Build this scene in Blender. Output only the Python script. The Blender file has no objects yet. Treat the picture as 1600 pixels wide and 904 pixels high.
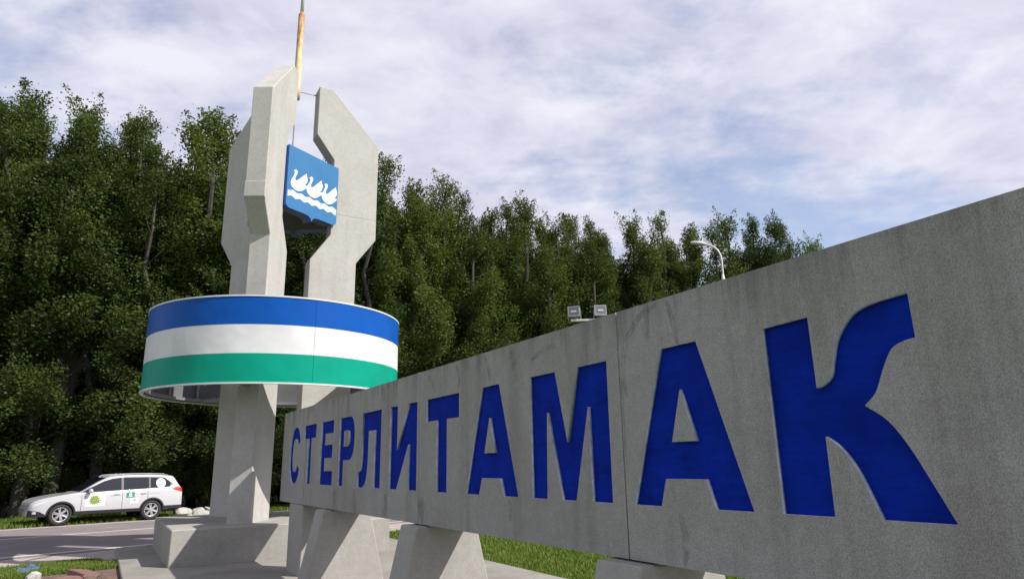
import bpy, bmesh, math, random
import numpy as np
from mathutils import Vector, Matrix
R_ = math.radians
scn = bpy.context.scene
COL = scn.collection

# ------------------------------------------------------------------ camera
PITCH, ROLL = R_(14.4), R_(1.04)
EYE = Vector((0, 0, 1.6))
fwd = Vector((0, math.cos(PITCH), math.sin(PITCH)))
r0 = Vector((1, 0, 0)); u0 = r0.cross(fwd)
right = math.cos(ROLL) * r0 - math.sin(ROLL) * u0
up = math.sin(ROLL) * r0 + math.cos(ROLL) * u0
cd = bpy.data.cameras.new('camera'); cam = bpy.data.objects.new('camera', cd); COL.objects.link(cam)
cam.matrix_world = Matrix(((right.x, up.x, -fwd.x, EYE.x), (right.y, up.y, -fwd.y, EYE.y),
                           (right.z, up.z, -fwd.z, EYE.z), (0, 0, 0, 1)))
cd.sensor_width = 36; cd.lens = 1056 / 1600 * 36; cd.clip_start = 0.05; cd.clip_end = 3000
scn.camera = cam

# ------------------------------------------------------------------ world, sun, exposure
SUN_AZ, SUN_EL = 110.5, 45.0           # azimuth clockwise from +Y (view direction)
scn.view_settings.view_transform = 'Standard'; scn.view_settings.look = 'None'
scn.view_settings.exposure = 0.46; scn.view_settings.gamma = 1.0
world = bpy.data.worlds.new('World'); scn.world = world; world.use_nodes = True
def build_world():
    nt = world.node_tree; N = nt.nodes; L = nt.links
    N.clear()
    out = N.new('ShaderNodeOutputWorld'); bg = N.new('ShaderNodeBackground'); bg.inputs['Strength'].default_value = 0.070
    L.new(bg.outputs[0], out.inputs[0])
    sky = N.new('ShaderNodeTexSky'); sky.sky_type = 'NISHITA'; sky.sun_disc = False
    sky.sun_elevation = R_(SUN_EL); sky.sun_rotation = R_(SUN_AZ)
    sky.air_density = 1.0; sky.dust_density = 1.2; sky.ozone_density = 1.0
    tc = N.new('ShaderNodeTexCoord')
    sep = N.new('ShaderNodeSeparateXYZ'); L.new(tc.outputs['Generated'], sep.inputs[0])
    def math_(op, a, b=None):
        m = N.new('ShaderNodeMath'); m.operation = op
        for i, v in enumerate((a, b)):
            if v is None: continue
            if isinstance(v, (int, float)): m.inputs[i].default_value = v
            else: L.new(v, m.inputs[i])
        return m.outputs[0]
    zz = math_('ADD', math_('MAXIMUM', sep.outputs['Z'], 0.0), 0.22)
    cx = math_('DIVIDE', sep.outputs['X'], zz); cy = math_('DIVIDE', sep.outputs['Y'], zz)
    comb = N.new('ShaderNodeCombineXYZ'); L.new(cx, comb.inputs[0]); L.new(cy, comb.inputs[1])
    def noise(scale, detail, rough, dist, off, stretch=(1, 1, 1), rot=0.0):
        mp = N.new('ShaderNodeMapping'); mp.inputs['Location'].default_value = off; mp.inputs['Scale'].default_value = stretch
        mp.inputs['Rotation'].default_value = (0, 0, rot)
        L.new(comb.outputs[0], mp.inputs[0])
        n = N.new('ShaderNodeTexNoise'); n.inputs['Scale'].default_value = scale; n.inputs['Detail'].default_value = detail
        n.inputs['Roughness'].default_value = rough; n.inputs['Distortion'].default_value = dist
        L.new(mp.outputs[0], n.inputs['Vector']); return n.outputs['Fac']
    big = noise(0.9, 4, 0.55, 0.3, (6.9, 3.3, 0), (1, 1.9, 1), 0.15)
    mid = noise(2.6, 7, 0.62, 0.25, (7.3, 2.2, 0), (1, 1.35, 1), 0.25)
    fine = noise(5.5, 8, 0.6, 0.2, (1.3, 9.2, 0))
    dens = math_('ADD', math_('MULTIPLY', big, 0.56), math_('ADD', math_('MULTIPLY', mid, 0.36), math_('MULTIPLY', fine, 0.12)))
    rp = N.new('ShaderNodeValToRGB'); L.new(dens, rp.inputs[0])
    rp.color_ramp.interpolation = 'EASE'
    rp.color_ramp.elements[0].position = 0.41; rp.color_ramp.elements[0].color = (0, 0, 0, 1)
    rp.color_ramp.elements[1].position = 0.55; rp.color_ramp.elements[1].color = (1, 1, 1, 1)
    # thin veil everywhere, so that no patch is deep blue
    cov = math_('ADD', math_('MULTIPLY', rp.outputs[0], 0.64), 0.31)
    # cloud tone: lumps of brighter and duller cloud
    lump = noise(3.4, 6, 0.6, 0.35, (4.4, 5.9, 0), (1, 1.4, 1), 0.3)
    cr = N.new('ShaderNodeValToRGB'); L.new(math_('ADD', math_('MULTIPLY', lump, 0.7), math_('MULTIPLY', fine, 0.3)), cr.inputs[0])
    cr.color_ramp.elements[0].position = 0.38; cr.color_ramp.elements[0].color = (6.8, 6.75, 8.4, 1)
    cr.color_ramp.elements[1].position = 0.62; cr.color_ramp.elements[1].color = (9.4, 9.35, 10.3, 1)
    mix = N.new('ShaderNodeMix'); mix.data_type = 'RGBA'
    gain = N.new('ShaderNodeMix'); gain.data_type = 'RGBA'; gain.blend_type = 'MULTIPLY'; gain.inputs[0].default_value = 1.0
    L.new(sky.outputs[0], gain.inputs[6]); gain.inputs[7].default_value = (1.7, 1.75, 1.85, 1)   # hazy summer sky
    L.new(cov, mix.inputs[0]); L.new(gain.outputs[2], mix.inputs[6]); L.new(cr.outputs[0], mix.inputs[7])
    L.new(mix.outputs[2], bg.inputs['Color'])
build_world()
sd = bpy.data.lights.new('sun', 'SUN'); sd.energy = 5.0; sd.angle = R_(0.53); sd.color = (1.0, 0.955, 0.88)
sun = bpy.data.objects.new('sun', sd); COL.objects.link(sun); sun.location = (30, -10, 40)
sv = Vector((math.sin(R_(SUN_AZ)) * math.cos(R_(SUN_EL)), math.cos(R_(SUN_AZ)) * math.cos(R_(SUN_EL)), math.sin(R_(SUN_EL))))
sun.rotation_euler = sv.to_track_quat('Z', 'Y').to_euler()

# ------------------------------------------------------------------ helpers
def tag(o, label=None, cat=None, group=None, kind=None):
    if label: o['label'] = label
    if cat: o['category'] = cat
    if group: o['group'] = group
    if kind: o['kind'] = kind
    return o
def empty(name, loc=(0, 0, 0), rz=0.0):
    o = bpy.data.objects.new(name, None); COL.objects.link(o); o.location = loc; o.rotation_euler = (0, 0, rz)
    o.empty_display_size = 0.3
    return o
def link(name, me, mat, parent=None, smooth=False):
    o = bpy.data.objects.new(name, me); COL.objects.link(o)
    if mat and not me.materials: me.materials.append(mat)
    if parent: o.parent = parent
    if smooth:
        for p in me.polygons: p.use_smooth = True
    return o
def from_bm(name, bm, mat, parent=None, smooth=False):
    bmesh.ops.recalc_face_normals(bm, faces=bm.faces)
    me = bpy.data.meshes.new(name); bm.to_mesh(me); bm.free()
    return link(name, me, mat, parent, smooth)
def bevel(bm, w, seg=1):
    es = [e for e in bm.edges if len(e.link_faces) == 2 and e.calc_face_angle(0) > 0.5]
    bmesh.ops.bevel(bm, geom=es, offset=w, segments=seg, affect='EDGES', profile=0.6)
def prism_bm(pts, mp, d0, d1, bev=0.0):
    """polygon pts (a,b), mp(a,b,d)->world, between depths d0 and d1"""
    bm = bmesh.new()
    A = [bm.verts.new(mp(a, b, d0)) for a, b in pts]; B = [bm.verts.new(mp(a, b, d1)) for a, b in pts]
    bm.faces.new(A); bm.faces.new(B[::-1]); n = len(pts)
    for i in range(n): bm.faces.new((A[i], B[i], B[(i + 1) % n], A[(i + 1) % n]))
    bmesh.ops.recalc_face_normals(bm, faces=bm.faces)
    if bev: bevel(bm, bev)
    return bm
def box_into(bm, c, s, rot=None):
    m = Matrix.Translation(c) @ (rot.to_4x4() if rot else Matrix.Identity(4)) @ Matrix.Diagonal((s[0], s[1], s[2], 1))
    return bmesh.ops.create_cube(bm, size=1, matrix=m)['verts']
def box_bm(c, s, bev=0.0, rot=None):
    bm = bmesh.new(); box_into(bm, c, s, rot)
    if bev: bevel(bm, bev)
    return bm
def tube_into(bm, pts, rad, seg=8, cap=True):
    pts = [Vector(p) for p in pts]; rings = []
    for i, p in enumerate(pts):
        t = (pts[min(i + 1, len(pts) - 1)] - pts[max(i - 1, 0)]).normalized()
        a = t.orthogonal() if abs(t.z) < 0.99 else Vector((1, 0, 0))
        if abs(t.z) >= 0.3: a = Vector((1, 0, 0)) - t * t.x
        else: a = Vector((0, 0, 1)) - t * t.z
        a.normalize(); b = t.cross(a); r = rad[i] if isinstance(rad, (list, tuple)) else rad
        rings.append([bm.verts.new(p + a * r * math.cos(2 * math.pi * k / seg) + b * r * math.sin(2 * math.pi * k / seg)) for k in range(seg)])
    for q, w in zip(rings, rings[1:]):
        for k in range(seg): bm.faces.new((q[k], q[(k + 1) % seg], w[(k + 1) % seg], w[k]))
    if cap: bm.faces.new(rings[0][::-1]); bm.faces.new(rings[-1])
    return bm
def catmull(P, n=6):
    out = []
    for i in range(len(P) - 1):
        p0 = P[max(i - 1, 0)]; p1 = P[i]; p2 = P[i + 1]; p3 = P[min(i + 2, len(P) - 1)]
        for k in range(n):
            t = k / n
            out.append(tuple(0.5 * (2 * b + (c - a) * t + (2 * a - 5 * b + 4 * c - d) * t * t + (3 * b - a - 3 * c + d) * t ** 3)
                             for a, b, c, d in zip(p0, p1, p2, p3)))
    out.append(tuple(P[-1])); return out

# ------------------------------------------------------------------ materials
def nmat(name):
    m = bpy.data.materials.new(name); m.use_nodes = True
    nt = m.node_tree; return m, nt, nt.nodes, nt.links, nt.nodes['Principled BSDF']
def plain(name, col, rough=0.5, metal=0.0, spec=0.5, var=0.0, scale=6.0, coat=0.0):
    m, nt, N, L, b = nmat(name)
    b.inputs['Roughness'].default_value = rough; b.inputs['Metallic'].default_value = metal
    b.inputs['Specular IOR Level'].default_value = spec; b.inputs['Base Color'].default_value = (*col, 1)
    if coat: b.inputs['Coat Weight'].default_value = coat; b.inputs['Coat Roughness'].default_value = 0.05
    if var:
        tc = N.new('ShaderNodeTexCoord'); n = N.new('ShaderNodeTexNoise'); n.inputs['Scale'].default_value = scale; n.inputs['Detail'].default_value = 8
        n.inputs['Roughness'].default_value = 0.65
        L.new(tc.outputs['Object'], n.inputs['Vector'])
        r = N.new('ShaderNodeValToRGB'); L.new(n.outputs['Fac'], r.inputs[0])
        r.color_ramp.elements[0].position = 0.3; r.color_ramp.elements[1].position = 0.7
        r.color_ramp.elements[0].color = (*[c * (1 - var) for c in col], 1); r.color_ramp.elements[1].color = (*[min(1, c * (1 + var)) for c in col], 1)
        L.new(r.outputs[0], b.inputs['Base Color'])
    return m
def concrete(name, col, drip=None, speck=0.0, speck_scale=90.0, stain=0.25, streak=0.0, bump=0.15, rough=0.85, warm=(0.97, 0.945, 0.92), stain_scale=1.1):
    """cast concrete: blotches, vertical dirt streaks, aggregate specks, small relief (object space = world metres)"""
    m, nt, N, L, b = nmat(name)
    b.inputs['Roughness'].default_value = rough; b.inputs['Specular IOR Level'].default_value = 0.25
    tc = N.new('ShaderNodeTexCoord')
    def noise(sc, det, ro, mapscale=None, dist=0.0):
        n = N.new('ShaderNodeTexNoise'); n.inputs['Scale'].default_value = sc; n.inputs['Detail'].default_value = det; n.inputs['Roughness'].default_value = ro
        n.inputs['Distortion'].default_value = dist
        if mapscale:
            mp = N.new('ShaderNodeMapping'); mp.inputs['Scale'].default_value = mapscale; L.new(tc.outputs['Object'], mp.inputs[0]); L.new(mp.outputs[0], n.inputs['Vector'])
        else: L.new(tc.outputs['Object'], n.inputs['Vector'])
        return n.outputs['Fac']
    def ramp(f, p0, c0, p1, c1):
        r = N.new('ShaderNodeValToRGB'); L.new(f, r.inputs[0]); e = r.color_ramp.elements
        e[0].position = p0; e[0].color = (*c0, 1); e[1].position = p1; e[1].color = (*c1, 1); return r.outputs[0]
    def mul(a, bb, fac=1.0):
        x = N.new('ShaderNodeMix'); x.data_type = 'RGBA'; x.blend_type = 'MULTIPLY'; x.inputs[0].default_value = fac
        L.new(a, x.inputs[6]); L.new(bb, x.inputs[7]); return x.outputs[2]
    lo = tuple(c * (1 - stain) * w for c, w in zip(col, warm)); hi = tuple(min(1, c * 1.06) for c in col)
    c = ramp(noise(stain_scale, 9, 0.66, None, 0.4), 0.30, lo, 0.62, hi)
    c = mul(c, ramp(noise(14, 6, 0.7), 0.25, (0.86,) * 3, 0.7, (1.05,) * 3))
    if streak:
        c = mul(c, ramp(noise(1.6, 7, 0.72, (1.7, 1.7, 0.10)), 0.38, (1 - streak, (1 - streak) * 0.985, (1 - streak) * 0.98), 0.50, (1, 1, 1)))
    if drip:                                             # dirt washed down from the top edge
        sep = N.new('ShaderNodeSeparateXYZ'); L.new(tc.outputs['Object'], sep.inputs[0])
        mr = N.new('ShaderNodeMapRange'); mr.inputs[1].default_value, mr.inputs[2].default_value = drip[0], drip[1]; mr.inputs[3].default_value = -0.16; mr.inputs[4].default_value = 0.10
        L.new(sep.outputs['Z'], mr.inputs[0]); ad = N.new('ShaderNodeMath'); ad.operation = 'ADD'
        L.new(noise(2.4, 6, 0.7, (2.6, 2.6, 0.16), 0.3), ad.inputs[0]); L.new(mr.outputs[0], ad.inputs[1])
        c = mul(c, ramp(ad.outputs[0], 0.52, (1, 1, 1), 0.70, (1 - drip[2],) * 3))
    sp = noise(speck_scale, 3, 0.75)
    if speck:
        c = mul(c, ramp(sp, 0.40, (1 - speck,) * 3, 0.60, (1 + speck * 0.45,) * 3))
    L.new(c, b.inputs['Base Color'])
    bp = N.new('ShaderNodeBump'); bp.inputs['Strength'].default_value = bump; bp.inputs['Distance'].default_value = 0.004
    L.new(sp, bp.inputs['Height']); L.new(bp.outputs[0], b.inputs['Normal'])
    return m
M = {}
M['wall'] = concrete('aggregate_concrete', drip=(2.05, 2.53, 0.30), col= (0.335, 0.322, 0.312), speck=0.34, speck_scale=185, stain=0.13, streak=0.15, bump=0.35, warm=(1, .98, .97))
M['support'] = concrete('cast_concrete', (0.325, 0.315, 0.295), stain=0.10, bump=0.2, speck=0.08, speck_scale=60)
M['pylon'] = concrete('pale_painted_concrete', (0.405, 0.396, 0.382), stain=0.04, streak=0.07, bump=0.12, speck=0.05, speck_scale=45)
M['plinth'] = concrete('plinth_concrete', (0.305, 0.295, 0.272), stain=0.14, streak=0.06, bump=0.2, speck=0.08, speck_scale=50)
M['platform'] = concrete('platform_concrete', (0.25, 0.238, 0.215), stain=0.22, bump=0.2, speck=0.10, speck_scale=50, stain_scale=0.8)
M['recess'] = plain('bare_recess_edge', (0.42, 0.45, 0.52), 0.8, var=0.35, scale=14)
M['letter'] = plain('blue_letter_paint', (0.0018, 0.018, 0.27), 0.7, spec=0.06, var=0.28, scale=5)
def brush_paint():
    m = M['letter']; N = m.node_tree.nodes; L = m.node_tree.links; b = N['Principled BSDF']; tc = N.new('ShaderNodeTexCoord')
    mp = N.new('ShaderNodeMapping'); mp.inputs['Scale'].default_value = (4, 4, 46); L.new(tc.outputs['Object'], mp.inputs[0])
    n = N.new('ShaderNodeTexNoise'); n.inputs['Scale'].default_value = 1.0; n.inputs['Detail'].default_value = 6; n.inputs['Roughness'].default_value = .7; L.new(mp.outputs[0], n.inputs['Vector'])
    r = N.new('ShaderNodeValToRGB'); L.new(n.outputs['Fac'], r.inputs[0]); r.color_ramp.elements[0].position = .35; r.color_ramp.elements[0].color = (.86, .86, .86, 1); r.color_ramp.elements[1].position = .68; r.color_ramp.elements[1].color = (1.12, 1.12, 1.12, 1)
    src = b.inputs['Base Color'].links[0].from_socket; x = N.new('ShaderNodeMix'); x.data_type = 'RGBA'; x.blend_type = 'MULTIPLY'; x.inputs[0].default_value = 1
    L.new(src, x.inputs[6]); L.new(r.outputs[0], x.inputs[7]); L.new(x.outputs[2], b.inputs['Base Color'])
    bp = N.new('ShaderNodeBump'); bp.inputs['Strength'].default_value = .5; bp.inputs['Distance'].default_value = .003; L.new(n.outputs['Fac'], bp.inputs['Height']); L.new(bp.outputs[0], b.inputs['Normal'])
brush_paint()
M['rim_white'] = plain('white_rim_metal', (0.55, 0.55, 0.56), 0.4, var=0.05)
def sheet_metal(name, col):
    m = plain(name, col, 0.42, spec=0.10, var=0.10, scale=1.3); N = m.node_tree.nodes; L = m.node_tree.links; b = N['Principled BSDF']
    tc = N.new('ShaderNodeTexCoord'); n = N.new('ShaderNodeTexNoise'); n.inputs['Scale'].default_value = 1.6; n.inputs['Detail'].default_value = 2
    L.new(tc.outputs['Object'], n.inputs['Vector']); bp = N.new('ShaderNodeBump'); bp.inputs['Strength'].default_value = 0.35; bp.inputs['Distance'].default_value = 0.05
    L.new(n.outputs['Fac'], bp.inputs['Height']); L.new(bp.outputs[0], b.inputs['Normal']); return m
M['st_blue'] = sheet_metal('blue_sheet', (0.004, 0.072, 0.34))
M['st_white'] = sheet_metal('white_sheet', (0.58, 0.58, 0.60))
M['st_green'] = sheet_metal('green_sheet', (0.002, 0.25, 0.175))
M['galv'] = plain('galvanised_back', (0.12, 0.122, 0.135), 0.75, metal=0.0, var=0.18, scale=3)
M['steel'] = plain('grey_steel', (0.30, 0.30, 0.31), 0.5, metal=0.5, var=0.2)
M['shield'] = plain('shield_blue', (0.035, 0.145, 0.32), 0.45, spec=0.25, var=0.05, scale=2)
M['shield_side'] = plain('shield_edge_blue', (0.012, 0.07, 0.38), 0.4)
M['shield_back'] = plain('shield_back_grey', (0.10, 0.095, 0.10), 0.6, var=0.2)
M['emblem'] = plain('emblem_white', (0.66, 0.66, 0.66), 0.4)
M['wave'] = plain('wave_pale', (0.48, 0.54, 0.66), 0.4)
M['carwhite'] = plain('car_white', (0.43, 0.425, 0.445), 0.25, coat=0.6)
M['glass'] = plain('car_glass', (0.010, 0.012, 0.02), 0.06, spec=0.6)
M['black'] = plain('black_plastic', (0.014, 0.014, 0.02), 0.5, var=0.2)
M['tyre'] = plain('tyre_rubber', (0.016, 0.015, 0.017), 0.75, var=0.2)
M['alloy'] = plain('alloy_rim', (0.55, 0.55, 0.57), 0.3, metal=0.7)
M['red'] = plain('red_lens', (0.45, 0.012, 0.02), 0.2, coat=0.5)
M['lens'] = plain('clear_lens', (0.50, 0.50, 0.54), 0.15, spec=0.6)
M['decal_white'] = plain('decal_white', (0.64, 0.65, 0.64), 0.4)
M['decal_teal'] = plain('decal_teal', (0.015, 0.22, 0.17), 0.4)
M['decal_green'] = plain('decal_yellow_green', (0.17, 0.23, 0.035), 0.4, var=0.25, scale=8)
M['decal_grey'] = plain('decal_grey', (0.30, 0.32, 0.34), 0.5)
M['lampwhite'] = plain('lamp_white', (0.60, 0.60, 0.585), 0.4, var=0.08)
M['floodframe'] = plain('flood_frame', (0.36, 0.36, 0.38), 0.4, var=0.1)
M['floodglass'] = plain('flood_glass', (0.17, 0.18, 0.21), 0.2, spec=0.7, var=0.1, scale=12)
M['line'] = plain('road_paint', (0.62, 0.60, 0.57), 0.7, var=0.25, scale=9)
M['brick'] = plain('red_brick', (0.17, 0.092, 0.078), 0.85, var=0.35, scale=9)
M['rock'] = plain('grey_rock', (0.36, 0.35, 0.32), 0.9, var=0.35, scale=7)
M['bluescrap'] = plain('blue_plastic', (0.13, 0.21, 0.30), 0.4, var=0.3, scale=10)
M['bark'] = plain('bark', (0.05, 0.045, 0.038), 0.9, var=0.5, scale=5)

def rust_mat():
    m, nt, N, L, b = nmat('rusty_cream_mast'); b.inputs['Roughness'].default_value = 0.7
    tc = N.new('ShaderNodeTexCoord'); n = N.new('ShaderNodeTexNoise'); n.inputs['Scale'].default_value = 2.6; n.inputs['Detail'].default_value = 9; n.inputs['Roughness'].default_value = 0.75
    mp = N.new('ShaderNodeMapping'); mp.inputs['Scale'].default_value = (3, 3, 0.8); L.new(tc.outputs['Object'], mp.inputs[0]); L.new(mp.outputs[0], n.inputs['Vector'])
    sep = N.new('ShaderNodeSeparateXYZ'); L.new(tc.outputs['Object'], sep.inputs[0])
    mr = N.new('ShaderNodeMapRange'); mr.inputs[1].default_value = 10.7; mr.inputs[2].default_value = 12.7; mr.inputs[3].default_value = -0.12; mr.inputs[4].default_value = 0.16
    L.new(sep.outputs['Z'], mr.inputs[0])
    ad = N.new('ShaderNodeMath'); ad.operation = 'ADD'; L.new(n.outputs['Fac'], ad.inputs[0]); L.new(mr.outputs[0], ad.inputs[1])
    r = N.new('ShaderNodeValToRGB'); e = r.color_ramp.elements; L.new(ad.outputs[0], r.inputs[0])
    e[0].position = 0.46; e[0].color = (0.60, 0.50, 0.30, 1); e[1].position = 0.64; e[1].color = (0.36, 0.15, 0.05, 1)
    L.new(r.outputs[0], b.inputs['Base Color']); return m
M['rust'] = rust_mat()

def leaf_mat(name, dark, light, trans=0.33):
    m, nt, N, L, b = nmat(name)
    b.inputs['Roughness'].default_value = 0.6; b.inputs['Specular IOR Level'].default_value = 0.18
    geo = N.new('ShaderNodeNewGeometry'); oi = N.new('ShaderNodeObjectInfo')
    a = N.new('ShaderNodeMath'); a.operation = 'MULTIPLY_ADD'; a.inputs[1].default_value = 0.40; L.new(geo.outputs['Random Per Island'], a.inputs[0])
    o = N.new('ShaderNodeMath'); o.operation = 'MULTIPLY'; o.inputs[1].default_value = 0.60; L.new(oi.outputs['Random'], o.inputs[0]); L.new(o.outputs[0], a.inputs[2])
    r = N.new('ShaderNodeValToRGB'); e = r.color_ramp.elements; L.new(a.outputs[0], r.inputs[0])
    e[0].position = 0.1; e[0].color = (*dark, 1); e[1].position = 0.9; e[1].color = (*light, 1)
    L.new(r.outputs[0], b.inputs['Base Color'])
    t = N.new('ShaderNodeBsdfTranslucent')
    sc = N.new('ShaderNodeMix'); sc.data_type = 'RGBA'; sc.blend_type = 'MULTIPLY'; sc.inputs[0].default_value = 1
    L.new(r.outputs[0], sc.inputs[6]); sc.inputs[7].default_value = (1.35, 1.5, 0.7, 1); L.new(sc.outputs[2], t.inputs[0])
    mx = N.new('ShaderNodeMixShader'); mx.inputs[0].default_value = trans
    L.new(b.outputs[0], mx.inputs[1]); L.new(t.outputs[0], mx.inputs[2]); L.new(mx.outputs[0], N['Material Output'].inputs[0])
    return m
M['leaf'] = leaf_mat('tree_leaf', (0.028, 0.047, 0.013), (0.094, 0.125, 0.029))
M['leaf2'] = leaf_mat('shrub_leaf', (0.030, 0.052, 0.013), (0.085, 0.125, 0.030))
M['blade'] = leaf_mat('grass_blade', (0.045, 0.088, 0.012), (0.165, 0.215, 0.045), 0.3)

def ground_mat(name, stops, scale, bump, fine=40):
    m, nt, N, L, b = nmat(name); b.inputs['Roughness'].default_value = 0.92; b.inputs['Specular IOR Level'].default_value = 0.2
    tc = N.new('ShaderNodeTexCoord')
    n = N.new('ShaderNodeTexNoise'); n.inputs['Scale'].default_value = scale; n.inputs['Detail'].default_value = 12; n.inputs['Roughness'].default_value = 0.72
    L.new(tc.outputs['Object'], n.inputs['Vector'])
    n2 = N.new('ShaderNodeTexNoise'); n2.inputs['Scale'].default_value = fine; n2.inputs['Detail'].default_value = 5; n2.inputs['Roughness'].default_value = 0.8
    L.new(tc.outputs['Object'], n2.inputs['Vector'])
    a = N.new('ShaderNodeMath'); a.operation = 'MULTIPLY_ADD'; a.inputs[1].default_value = 0.45; L.new(n2.outputs['Fac'], a.inputs[0])
    h = N.new('ShaderNodeMath'); h.operation = 'MULTIPLY'; h.inputs[1].default_value = 0.55; L.new(n.outputs['Fac'], h.inputs[0]); L.new(h.outputs[0], a.inputs[2])
    r = N.new('ShaderNodeValToRGB'); L.new(a.outputs[0], r.inputs[0]); e = r.color_ramp.elements
    e[0].position, e[0].color = stops[0][0], (*stops[0][1], 1); e[1].position, e[1].color = stops[-1][0], (*stops[-1][1], 1)
    for p, c in stops[1:-1]: x = e.new(p); x.color = (*c, 1)
    L.new(r.outputs[0], b.inputs['Base Color'])
    bp = N.new('ShaderNodeBump'); bp.inputs['Strength'].default_value = bump; bp.inputs['Distance'].default_value = 0.02
    L.new(n2.outputs['Fac'], bp.inputs['Height']); L.new(bp.outputs[0], b.inputs['Normal'])
    return m
M['grass'] = ground_mat('turf', [(0.34, (0.045, 0.085, 0.012)), (0.5, (0.075, 0.14, 0.02)), (0.66, (0.12, 0.185, 0.035))], 0.7, 0.8)
M['asphalt'] = ground_mat('asphalt', [(0.34, (0.135, 0.115, 0.12)), (0.5, (0.19, 0.164, 0.17)), (0.68, (0.25, 0.22, 0.222))], 0.5, 0.3, 60)
M['gravel'] = ground_mat('gravel', [(0.34, (0.26, 0.215, 0.195)), (0.5, (0.36, 0.31, 0.28)), (0.66, (0.44, 0.39, 0.36))], 1.5, 0.9, 30)
M['earth'] = ground_mat('earth', [(0.34, (0.075, 0.05, 0.042)), (0.5, (0.15, 0.10, 0.085)), (0.66, (0.24, 0.16, 0.13))], 2.5, 0.9, 25)

# ------------------------------------------------------------------ frames of reference
WA = R_(-30.77)
Wd = Vector((math.sin(WA), math.cos(WA), 0))            # along the sign wall, away from the camera
Wn = Vector((-Wd.y, Wd.x, 0))                           # out of the lettered face
P0 = Vector((-3.5968, 11.4276, 0))
def W(s, v, z): return P0 - Wd * s + Wn * v + Vector((0, 0, z))   # s along the lettering, v in front of the face
RAZ = R_(43.0); Rd = Vector((math.sin(RAZ), math.cos(RAZ), 0)); Rn = Vector((math.cos(RAZ), -math.sin(RAZ), 0))
def RD(t, c, z=0.0): return Rd * t + Rn * c + Vector((0, 0, z))   # t along the road, c across it

# ------------------------------------------------------------------ ground, road, platform
ZG, ZR = -0.10, -0.06
def sheet(name, pts, z, mat, kind='structure'):
    bm = bmesh.new(); bm.faces.new([bm.verts.new((p.x, p.y, z)) for p in pts])
    o = from_bm(name, bm, mat)
    return tag(o, kind=kind)
def grid_ground():
    n = 80; ext = 900.0
    c = np.sign(np.linspace(-1, 1, n)) * np.abs(np.linspace(-1, 1, n)) ** 2.2 * ext
    X, Y = np.meshgrid(c, c + 20)
    V = np.stack([X.ravel(), Y.ravel(), np.full(X.size, ZG)], 1)
    i = np.arange(n * n).reshape(n, n); F = np.stack([i[:-1, :-1], i[:-1, 1:], i[1:, 1:], i[1:, :-1]], -1).reshape(-1, 4)
    me = bpy.data.meshes.new('ground'); me.from_pydata(V.tolist(), [], F.tolist()); return me
tag(link('ground', grid_ground(), M['grass']), kind='structure')
def strip(name, c0, c1, z, mat, t0=-60, t1=160):
    return sheet(name, [RD(t0, c0), RD(t0, c1), RD(t1, c1), RD(t1, c0)], z, mat)
def slab_strip(name, c0, c1, ztop, mat, t0=-60, t1=160):
    bm = prism_bm([(t0, c0), (t0, c1), (t1, c1), (t1, c0)], lambda a, b, d: RD(a, b, d), ZG - 0.15, ztop)
    return tag(from_bm(name, bm, mat), kind='structure')
slab_strip('road', -25.80, -17.10, ZR, M['asphalt'])
slab_strip('road_shoulder', -17.10, -15.35, ZR - 0.012, M['gravel'])
slab_strip('road_verge_gravel', -26.15, -25.80, ZR - 0.012, M['gravel'])
for c0, w, t0, t1 in ((-17.46, 0.13, -60, 160), (-22.15, 0.13, -60, 160), (-25.55, 0.12, -60, 160)):
    strip('road_marking', c0, c0 + w, ZR + 0.004, M['line'], t0, t1)
# concrete platform under the sign and the stele
bm = prism_bm([(-5.95, 2.28), (13.5, 2.28), (13.5, -3.14), (-5.95, -3.14)], lambda a, b, d: W(a, b, d), -0.35, 0.0, 0.012)
tag(from_bm('platform', bm, M['platform']), kind='structure')
# trodden earth beside the platform
bm = prism_bm([(-4.2, 2.29), (-4.0, 3.0), (-2.6, 3.55), (-0.5, 3.9), (2.5, 3.6), (3.0, 2.29)], lambda a, b, d: W(a, b, d), -0.3, -0.075)
tag(from_bm('bare_earth', bm, M['earth']), kind='structure')

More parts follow.
